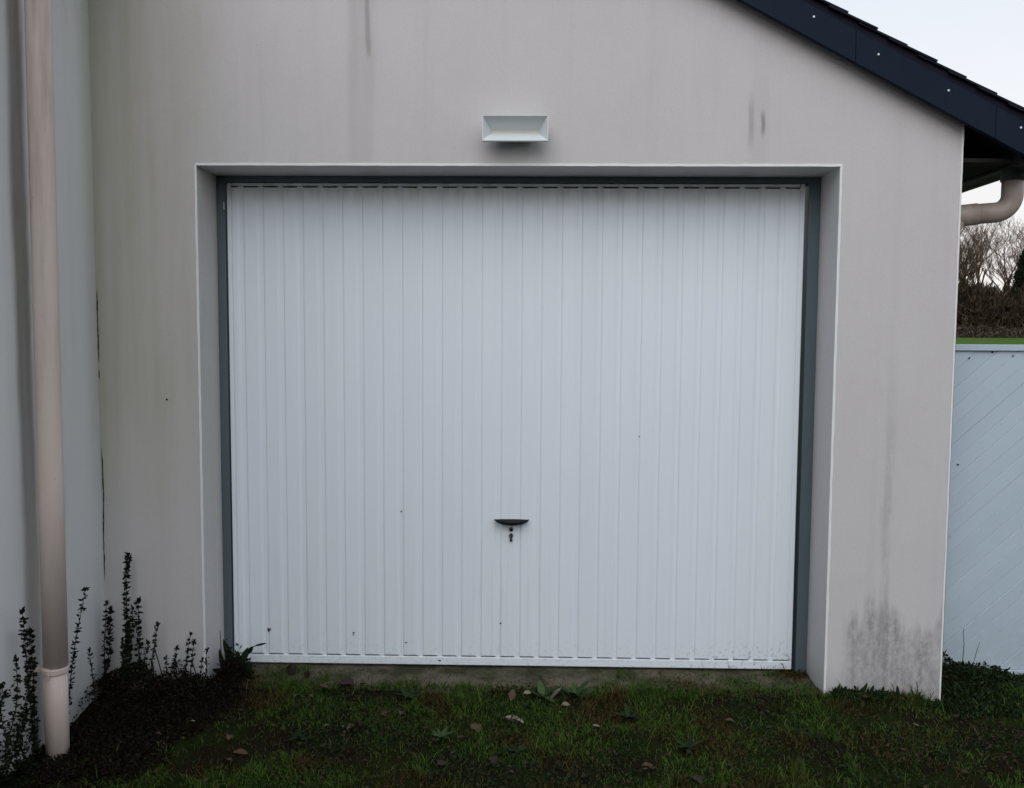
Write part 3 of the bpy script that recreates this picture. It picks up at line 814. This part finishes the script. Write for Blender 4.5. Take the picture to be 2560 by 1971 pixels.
# -- weed in the left corner of the doorway
wd = empty("doorway_weed", (-1.2, 0.08, -0.03), "broad-leaved dark weed growing in the left corner of the doorway", "weed")
def big_leaf(parent, base, tip, width, mat, name="leaf", up=(0, -1, 0.2), curl=0.1):
    base, tip = Vector(base), Vector(tip); d = tip-base; L_ = d.length; d.normalize()
    s_ = d.cross(Vector(up)).normalized(); nrm = s_.cross(d); b = MB(); k = 8; vs = []; fs = []
    for i in range(k+1):
        t = i/k; w_ = width*0.5*math.sin(math.pi*min(1, t*0.93+0.06))**0.8*(1 if t < 0.999 else 0.1)
        p = base+d*L_*t-nrm*curl*L_*t*t
        vs += [p+s_*w_+nrm*w_*0.3, p, p-s_*w_+nrm*w_*0.3]
    for i in range(k): fs += [(3*i, 3*i+1, 3*i+4, 3*i+3), (3*i+1, 3*i+2, 3*i+5, 3*i+4)]
    b.add(vs, fs); o = b.build(name, mat, parent, smooth=True)
    a = o.data.attributes.new("rnd", 'FLOAT', 'POINT'); a.data.foreach_set("value", [random.Random(hash((round(base.x, 3), round(tip.z, 3)))).random()]*len(o.data.vertices))
    return o
wy = 0.10
for (b_, t, w_) in (((-1.165, wy, 0.03), (-1.212, wy-0.01, 0.145), 0.03), ((-1.165, wy, 0.02), (-1.19, wy-0.03, 0.10), 0.04), ((-1.15, wy, 0.02), (-1.145, wy-0.02, 0.095), 0.035), ((-1.14, wy, 0.03), (-1.105, wy-0.02, 0.115), 0.03),
                   ((-1.13, wy, 0.0), (-1.085, wy-0.02, 0.05), 0.03), ((-1.15, wy, 0.0), (-1.20, wy-0.04, 0.05), 0.035), ((-1.14, wy, 0.0), (-1.12, wy-0.04, 0.06), 0.03), ((-1.205, wy, 0.0), (-1.222, wy-0.03, 0.11), 0.022),
                   ((-1.08, wy, 0.118), (-1.028, wy-0.01, 0.134), 0.009), ((-1.11, wy, 0.085), (-1.085, wy-0.01, 0.118), 0.02), ((-1.12, wy, -0.01), (-1.09, wy-0.03, 0.02), 0.03), ((-1.19, wy, 0.0), (-1.235, wy-0.06, 0.035), 0.03)):
    big_leaf(wd, b_, t, w_, M['weed'])
MB().tube([(-1.14, wy, 0.0), (-1.12, wy, 0.06), (-1.09, wy, 0.112), (-1.05, wy-0.005, 0.13)], [0.003, 0.0028, 0.002, 0.0012], 6).build("stem", M['stem'], wd)
MB().tube([(-1.22, wy, 0.0), (-1.222, wy, 0.10), (-1.221, wy-0.01, 0.185)], [0.002, 0.0018, 0.0015], 5).build("stem", M['stem'], wd)
n = 2600; x = rs.normal(-1.165, 0.045, n); y = rs.normal(0.06, 0.04, n); z = -0.04+np.abs(rs.normal(0, 0.055, n))*np.exp(-((x+1.165)/0.07)**2)
leaves_obj("foliage", np.stack([x, y, z], 1), rs.randn(n, 3)+[0, -0.2, 0.8], 0.017, 0.009, M['shrub'], wd, 12)

# -- weeds at the foot of the fence and of the right pier
fw = empty("fence_weed", (1.95, 0.14, 0.0), "dense dark green weed clump at the foot of the white fence", "weed")
n = 8500; x = rs.uniform(1.715, 2.5, n); y = rs.uniform(-0.16, 0.235, n)
hh = (0.05*np.exp(-((x-1.87)/0.09)**2)+0.03*np.exp(-((x-2.03)/0.08)**2)+0.022)*(0.3+1.0*vnoise(x, y, 18, 3))*smooth(-0.22, 0.16, y)
z = ground_z(x, y)+hh*rs.rand(n)**0.6
leaves_obj("foliage", np.stack([x, y, z], 1), rs.randn(n, 3)+[0, -0.2, 0.6], 0.017, 0.010, M['weed'], fw, 13)
MB().tube([(1.882, 0.17, -0.03), (1.888, 0.17, 0.14), (1.880, 0.165, 0.19), (1.883, 0.165, 0.205)], [0.0016, 0.0014, 0.001, 0.0012], 5).build("stem", M['stem'], fw)
MB().tube([(1.912, 0.17, -0.03), (1.94, 0.17, 0.10), (1.95, 0.165, 0.15)], [0.0014, 0.0012, 0.0008], 5).build("stem", M['stem'], fw)
pw = empty("pier_weed", (1.42, -0.04, 0.0), "small row of weeds along the foot of the stained right pier", "weed")
n = 1100; x = rs.uniform(1.27, 1.72, n); y = -np.abs(rs.normal(0, 0.045, n))-0.004
hh = 0.035*(0.2+1.0*vnoise(x, y, 22, 6))*smooth(1.72, 1.45, x); z = ground_z(x, y)+hh*rs.rand(n)
leaves_obj("foliage", np.stack([x, y, z], 1), rs.randn(n, 3)*[1, .5, .6]+[0, -0.2, 0.9], 0.022, 0.009, M['weed'], pw, 14)
for (x, h_, dx) in ((1.385, 0.055, 0.02), (1.415, 0.045, 0.016), (1.33, 0.04, -0.012), (1.46, 0.04, 0.01), (1.53, 0.045, -0.008)):
    big_leaf(pw, (x, -0.03, 0.0), (x+dx, -0.045, h_), 0.014, M['weed'])

# -- broad-leaved weeds in front of the threshold
def rosette(loc, label, n_, size, mat, seed, flat=0.6):
    rnd = random.Random(seed); z0 = float(ground_z(loc[0], loc[1]))
    r_ = empty("rosette_weed", (loc[0], loc[1], z0), label, "weed", "broad-leaved weeds in the lawn")
    for q in range(n_):
        a = 2*math.pi*q/n_+rnd.uniform(-.4, .4); s_ = size*rnd.uniform(0.6, 1.15); e_ = rnd.uniform(0.25, 1.0)*flat
        t = (loc[0]+s_*math.cos(a)*math.cos(e_), loc[1]+s_*math.sin(a)*math.cos(e_), z0+0.02+s_*math.sin(e_))
        big_leaf(r_, (loc[0], loc[1], z0+0.008), t, s_*0.33, mat, up=(0, 0, 1), curl=0.2)
rosette((0.12, -0.06), "pale-edged broad-leaved weed in the middle before the threshold", 9, 0.085, M['palm_weed'], 1, 1.0)
rosette((0.25, -0.05), "taller bright weed just right of the middle before the threshold", 8, 0.08, M['palm_weed'], 2, 1.1)
rosette((-0.42, -0.05), "low green weed below the dirty left part of the door sill", 8, 0.06, M['weed'], 3)
rosette((0.44, -0.22), "dark green rosette in the lawn right of the fallen leaves", 10, 0.06, M['weed'], 4)
rosette((0.62, -0.45), "flat green rosette near the bottom edge, right of centre", 9, 0.055, M['weed'], 5)
rosette((-0.25, -0.38), "round clover-like weed in the lawn left of centre", 10, 0.05, M['palm_weed'], 6)
rosette((0.02, -0.5), "small rosette near the bottom edge in the centre", 9, 0.05, M['weed'], 7)
rosette((-0.75, -0.42), "green rosette near the bottom edge toward the downpipe", 9, 0.05, M['weed'], 8)

# ------------------------------------------------------------------ lawn grass
def build_grass():
    rs = np.random.RandomState(21)
    n = 275000
    x = rs.uniform(-1.65, 3.8, n); y = rs.uniform(-1.25, 0.24, n)
    dens = 0.12+0.88*smooth(0.36, 0.58, vnoise(x, y, 4.5, 31)*0.65+vnoise(x, y, 13, 32)*0.35)
    dens *= 1-0.93*smooth(-1.0, -1.3, x)*smooth(-0.75, -0.55, y)
    # bare patches with leaf litter
    for (px, py, r1, r2) in ((-0.12, -0.28, 0.16, 0.06), (0.28, -0.62, 0.18, 0.08), (1.45, -0.2, 0.28, 0.08), (1.75, -0.5, 0.3, 0.14), (-0.62, -0.03, 0.25, 0.04), (0.75, -0.12, 0.22, 0.05), (-0.55, -0.34, 0.13, 0.05), (0.9, -0.5, 0.12, 0.06), (-0.9, -0.55, 0.12, 0.05), (0.4, -0.36, 0.1, 0.04), (1.2, -0.62, 0.16, 0.05)):
        dens *= 1-0.9*np.exp(-((x-px)/r1)**2-((y-py)/r2)**2)
    ins = (y > 0.0)
    sill = (x > XL) & (x < XR) & ins
    dens = np.where(sill, np.where(y < 0.21, 0.14+0.85*smooth(0.25, 0.7, x)+0.6*smooth(0.10, 0.02, y+0.05*(vnoise(x, y, 8, 41)-0.5))+0.75*smooth(-0.55, -0.85, x), 0.0), dens)
    dens = np.where(ins & ((x < XL) | ((x > XR) & (x < XC+0.01))), 0, dens)
    k = rs.rand(n) < dens
    x, y, sill = x[k], y[k], sill[k]; n = len(x)
    edge = np.exp(-((y+0.06)/0.09)**2)*smooth(-1.3, -0.7, x)
    h = 0.012+0.022*rs.rand(n)**1.5+0.035*edge*rs.rand(n)**1.3*(0.4+vnoise(x, y, 7, 9))
    tuft = smooth(0.55, 0.8, vnoise(x, y, 11, 14)*0.6+vnoise(x, y, 27, 15)*0.4)
    h = h*(0.8+1.0*tuft*(0.4+0.6*rs.rand(n)))
    h = np.where(sill, h*0.75, h)
    h *= np.where(rs.rand(n) < 0.02, 1.9, 1.0)
    z = ground_z(x, y)-0.004
    z = np.where(sill, np.maximum(z, -0.024), z)
    a = rs.uniform(0, 2*np.pi, n); lean = h*(0.25+0.9*rs.rand(n))
    dx, dy = np.cos(a)*lean, np.sin(a)*lean
    w = 0.0011+0.0012*rs.rand(n); b = rs.uniform(0, 2*np.pi, n); wx, wy_ = np.cos(b)*w, np.sin(b)*w
    P0 = np.stack([x, y, z], 1); W = np.stack([wx, wy_, 0*w], 1)
    P1 = P0+np.stack([dx*0.35, dy*0.35, h*0.62], 1); P2 = P0+np.stack([dx, dy, h*(1-0.25*rs.rand(n))], 1)
    V = np.stack([P0-W, P0+W, P1-W*0.8, P1+W*0.8, P2], 1).reshape(-1, 3)
    i = np.arange(n)[:, None]*5
    F = np.concatenate([i+np.array([[0, 1, 3]]), i+np.array([[0, 3, 2]]), i+np.array([[2, 3, 4]])], 0)
    A = np.repeat(rs.rand(n), 5)
    o = np_mesh("grass", V, F, M['grass'], None, (0, 0, 0), A)
    tag(o, "short dark mossy grass of the lawn", "grass", None, "stuff")
    # little clover and moss leaves between the blades
    m_ = 32000; x = rs.uniform(-1.3, 3.7, m_); y = rs.uniform(-1.1, 0.02, m_); q = vnoise(x, y, 5, 77)
    k = rs.rand(m_) < smooth(0.42, 0.72, q)*(1-0.95*smooth(-0.95, -1.2, x)); x, y = x[k], y[k]
    P = np.stack([x, y, ground_z(x, y)+0.004+0.02*rs.rand(len(x))], 1)
    o = leaves_obj("clover", P, rs.randn(len(x), 3)*[1, 1, .35]+[0, 0, .25], 0.011, 0.009, M['weed'], None, 78)
    tag(o, "patches of tiny clover leaves among the grass", "clover", None, "stuff")
    # crumbled leaf litter, too small to count
    m_ = 9000; x = rs.uniform(-1.6, 3.7, m_); y = rs.uniform(-1.1, 0.05, m_); q = vnoise(x, y, 4, 55)
    k = rs.rand(m_) < 0.15+0.85*smooth(0.45, 0.7, q); x, y = x[k], y[k]
    P = np.stack([x, y, ground_z(x, y)+0.006+0.014*rs.rand(len(x))], 1)
    o = leaves_obj("leaf_litter", P, rs.randn(len(x), 3)*[1, 1, .25], 0.019, 0.010, M['litter'], None, 56, fold=0.5)
    tag(o, "crumbled brown leaf litter lying through the grass", "leaf litter", None, "stuff")
build_grass()

# ------------------------------------------------------------------ fallen leaves
def dead_mesh(name, seed, L_, W_, mat):
    rnd = random.Random(seed); k = 8; vs = []; fs = []; c1 = rnd.uniform(.03, .12); c2 = rnd.uniform(.1, .45)
    for i in range(k+1):
        t = i/k; w_ = W_*0.5*max(0.04, math.sin(math.pi*min(1, t*0.95+0.03))**0.75)*(0.8+0.4*rnd.random())
        zc = L_*c1*math.sin(t*3.0); x = L_*(t-0.5)
        vs += [(x, w_, zc+w_*c2*rnd.uniform(.6, 1.4)), (x, w_*0.5, zc+w_*c2*0.2), (x, 0, zc), (x, -w_*0.5, zc+w_*c2*0.2), (x, -w_, zc+w_*c2*rnd.uniform(.6, 1.4))]
    for i in range(k):
        for q in range(4): fs.append((5*i+q, 5*i+q+1, 5*i+6+q, 5*i+5+q))
    n0 = len(vs)
    vs += [(-L_*0.5, 0.0008, 0), (-L_*0.5, -0.0008, 0), (-L_*0.78, 0, L_*0.06)]; fs.append((n0, n0+1, n0+2))
    b = MB().add(vs, fs); me = b.mesh(name); me.materials.append(mat)
    for p in me.polygons: p.use_smooth = True
    return me
DM = {'b': [dead_mesh("fallen_leaf", 1, .062, .034, M['dead_brown']), dead_mesh("fallen_leaf", 2, .05, .03, M['dead_brown']), dead_mesh("fallen_leaf", 3, .04, .026, M['dead_brown'])],
      'p': [dead_mesh("fallen_leaf", 4, .058, .02, M['dead_pale']), dead_mesh("fallen_leaf", 5, .034, .02, M['dead_pale'])],
      'd': [dead_mesh("fallen_leaf", 6, .055, .036, M['dead_dark']), dead_mesh("fallen_leaf", 7, .045, .03, M['dead_dark'])]}
lr = random.Random(33)
def dead(x, y, kind, label, up=0.012, rot=None, sc=1.0, grp="fallen leaves on the lawn", k=None):
    me = DM[kind][k if k is not None else lr.randrange(len(DM[kind]))]
    o = link(bpy.data.objects.new("fallen_leaf", me))
    o.location = (x, y, float(ground_z(x, y))+up-0.002)
    o.rotation_euler = rot if rot else (lr.uniform(-.25, .25), lr.uniform(-.2, .2), lr.uniform(0, 6.28))
    o.scale = (sc, sc, sc)
    return tag(o, label, "leaf", grp)
dead(-0.13, -0.30, 'b', "large curled brown leaf left of centre in the lawn", k=0, sc=1.15)
dead(0.0, -0.22, 'p', "pale narrow leaf in the litter patch at the centre", k=0, rot=(0.3, 0.1, 0.3))
dead(0.03, -0.25, 'p', "pale broken leaf beside the narrow one at the centre", k=1, sc=1.2)
dead(0.17, -0.06, 'p', "pale twig-like leaf standing against the bright weeds", up=0.035, k=0, rot=(0.2, -0.75, 0.25), sc=1.1)
dead(0.06, -0.05, 'p', "small pale leaf left of the bright weeds", up=0.03, k=1, rot=(0.6, 0.0, 0.1), sc=0.9)
dead(0.21, -0.12, 'p', "tan curled leaf below the bright weeds", up=0.02, k=1, rot=(0.4, 0.2, 0.5), sc=1.1)
dead(0.0, -0.10, 'b', "upright brown leaf in dark grass before the threshold", up=0.04, k=2, rot=(0.3, -1.0, 1.2), sc=1.1)
dead(-0.58, -0.33, 'b', "flat pinkish brown leaf in the lawn toward the left", k=1, sc=1.1)
dead(-0.93, 0.12, 'd', "dark leaf propped against the left end of the door's bottom rail", up=0.055, k=0, rot=(1.2, -0.9, 0.3), sc=1.0)
dead(-0.86, 0.10, 'd', "rounded dark leaf tip rising before the door's bottom rail", up=0.035, k=1, rot=(1.3, -1.4, 0.1), sc=0.9)
dead(-0.68, 0.02, 'd', "big wet dark leaf lying on the left of the threshold", up=0.02, k=0, sc=1.4)
dead(-0.77, 0.0, 'b', "brown leaf beside the wet dark one on the threshold", up=0.018, k=1)
# a scrap stuck on the door itself
scr = MB().add([(-1.0595, DY-0.013, 0.158), (-1.052, DY-0.016, 0.152), (-1.043, DY-0.013, 0.157), (-1.052, DY-0.012, 0.142), (-1.058, DY-0.0115, 0.138), (-1.060, DY-0.012, 0.148)], [(0, 5, 1), (1, 5, 3), (1, 3, 2), (5, 4, 3)])
so = scr.build("stuck_leaf", M['dead_dark'], None, loc=(-1.055, DY-0.012, 0.148)); so.modifiers.new("t", 'SOLIDIFY').thickness = 0.0012
tag(so, "black leaf scrap stuck to the door at lower left", "leaf")
for i in range(34):
    x = lr.uniform(-1.25, 2.0); y = -0.03-0.62*lr.random()**0.9
    kd = lr.choice('bbbdddp')
    lb = {'b': "brown fallen leaf scattered in the grass before the garage", 'd': "dark wet fallen leaf sunk in the grass before the garage", 'p': "pale dry leaf fragment scattered in the grass before the garage"}[kd]
    dead(x, y, kd, lb, up=0.012+0.008*lr.random(), sc=lr.uniform(0.45, 0.9) if kd != 'p' else lr.uniform(0.3, 0.6), grp={'b': "scattered brown leaves", 'd': "scattered dark leaves", 'p': "scattered pale leaf fragments"}[kd])

# ------------------------------------------------------------------ far trees beyond the field
def gz_(x, y): return float(ground_z(x, y))
def bare_tree(x, y, h, seed, label, tr=0.16, lean=0.0):
    rnd = random.Random(seed); z0 = gz_(x, y)-0.1
    t = empty("bare_tree", (x, y, z0), label, "tree", "bare trees beyond the field")
    tm = MB(); cm = MB()
    def branch(p, d, L_, r, lev):
        n = 4 if lev < 3 else 3; pts = [p]; q = p.copy(); dd = d.copy()
        for i in range(n):
            dd = (dd+Vector((rnd.uniform(-1, 1), rnd.uniform(-1, 1), rnd.uniform(-.3, .7)))*(0.16+0.05*lev)).normalized()
            q = q+dd*(L_/n); pts.append(q.copy())
        rr = [r*(1-0.55*i/n) for i in range(n+1)]
        (tm if lev < 2 else cm).tube(pts, rr, 6 if lev == 0 else (4 if lev < 3 else 3), caps=False)
        if lev >= 5: return
        kids = (8, 5, 4, 4, 2)[lev]
        for j in range(kids):
            u = rnd.uniform(0.28 if lev else 0.35, 1.0); i = min(n-1, int(u*n)); base = pts[i].lerp(pts[i+1], u*n-i)
            a = rnd.uniform(0, 6.28); sp_ = rnd.uniform(0.45, 0.95)
            side = Vector((math.cos(a), math.sin(a), 0.25)); nd = (dd*math.cos(sp_)+side*math.sin(sp_)+Vector((0, 0, 0.18))).normalized()
            branch(base, nd, L_*rnd.uniform(0.42, 0.68), max(0.0095, r*(1-0.5*u)*rnd.uniform(0.5, 0.72)), lev+1)
    branch(Vector((x, y, z0)), Vector((lean, 0, 1)).normalized(), h*0.62, tr, 0)
    tm.build("trunk", M['bark'], t); cm.build("crown", M['twig'], t)
    return t
TR = [(36.0, 69.5, 9.2, 1, "bare tree half hidden by the garage corner"), (37.35, 70.5, 9.4, 2, "slim bare tree just right of the garage corner"), (38.55, 69.5, 9.0, 3, "bare forked tree second from the garage corner"),
      (39.45, 71.5, 9.6, 4, "tallest bare tree in the middle of the gap"), (40.6, 69.5, 8.4, 5, "bare spreading tree left of the evergreen"), (43.6, 71, 9.0, 6, "bare tree right of the evergreen, at the frame edge")]
TREES = [bare_tree(x, y, h, sd, lb, tr=0.17+0.02*(sd % 3), lean=(sd % 3-1)*0.08) for (x, y, h, sd, lb) in TR]
rt = random.Random(77)
def copy_tree(src, x, y, label, group):
    c_ = src.copy(); link(c_); c_.location = (x, y, gz_(x, y)-0.1); c_.rotation_euler = (0, 0, rt.uniform(0, 6.28))
    sc = rt.uniform(0.85, 1.08); c_.scale = (sc, sc, sc); tag(c_, label, "tree", group)
    for ch in src.children:
        d_ = ch.copy(); link(d_); d_.parent = c_
for i, x in enumerate((8, 10.4, 12.6, 15, 17.2, 19.5, 21.6, 24, 26.2, 28.4, 30.6, 32.6, 34.4)):
    copy_tree(TREES[i % 6], x+rt.uniform(-.6, .6), 70+rt.uniform(-1, 2), "bare winter tree of the far wood, hidden behind the garage", "trees of the wood behind the garage")
for i, x in enumerate((46, 48.2, 50.5, 53, 55.2, 57.6, 60)):
    copy_tree(TREES[(i+2) % 6], x+rt.uniform(-.6, .6), 70+rt.uniform(-1, 2), "bare winter tree of the far wood, past the right frame edge", "trees of the wood past the frame")
# evergreen
ev = empty("evergreen_tree", (42.1, 68.5, gz_(42.1, 68.5)), "dark evergreen tree at the right edge beyond the field", "tree")
ez = gz_(42.1, 68.5)
MB().tube([(42.1, 68.5, ez-0.2), (42.1, 68.5, ez+4), (42.15, 68.5, ez+7.6)], [0.2, 0.13, 0.03], 7).build("trunk", M['bark'], ev)
rs = np.random.RandomState(60); n = 26000
t = rs.rand(n)**0.8; r_ = 1.55*(1-t)**0.55*(0.72+0.5*vnoise(t*30, rs.rand(n)*8, 1, 4))*rs.rand(n)**0.4+0.05; a = rs.uniform(0, 6.28, n)
P = np.stack([42.1+r_*np.cos(a), 68.5+r_*np.sin(a), ez+0.2+7.5*t], 1)
leaves_obj("crown", P, np.stack([np.cos(a), np.sin(a), 0.1+0.5*rs.rand(n)], 1)+0.4*rs.randn(n, 3), 0.26, 0.10, M['conifer'], ev, 61)
# thicket of undergrowth and the rough bank at its foot
n = 125000; x = rs.uniform(4, 66, n); y = rs.uniform(66.8, 72.5, n)
hh = 1.9+2.3*vnoise(x, y*0.3, 0.75, 5)+0.9*vnoise(x, y, 2.5, 6); z = ground_z(x, y)+hh*rs.rand(n)**0.75
D = rs.randn(n, 3)*[.5, .5, .3]+[0, 0, 1.0]
o = leaves_obj("thicket", np.stack([x, y, z], 1), D, 0.75, 0.07, M['thicket'], None, 62, fold=0.1)
tag(o, "brown tangled undergrowth under the far trees", "thicket", None, "stuff")
n = 34000; x = rs.uniform(4, 66, n); y = rs.uniform(64.4, 66.9, n); hh = (0.55+0.5*vnoise(x, y, 1.2, 7))*smooth(64.2, 66.5, y); z = ground_z(x, y)+hh*rs.rand(n)
o = leaves_obj("rough_bank", np.stack([x, y, z], 1), rs.randn(n, 3)*[1, 1, .4]+[0, 0, .4], 0.26, 0.12, M['bank'], None, 63)
tag(o, "rough bank of dead weeds between field and trees", "undergrowth", None, "stuff")
# denser dark core so that no sky shows through the foot of the wood
n = 56000; x = rs.uniform(2, 68, n); y = rs.uniform(72.5, 77, n); hh = 2.0+2.6*vnoise(x, y*0.3, 0.9, 9); z = ground_z(x, y)+hh*rs.rand(n)
o = leaves_obj("wood_undergrowth", np.stack([x, y, z], 1), rs.randn(n, 3)+[0, 0, .5], 0.7, 0.3, M['thicket'], None, 64)
tag(o, "dark undergrowth deep inside the far wood", "thicket", None, "stuff")
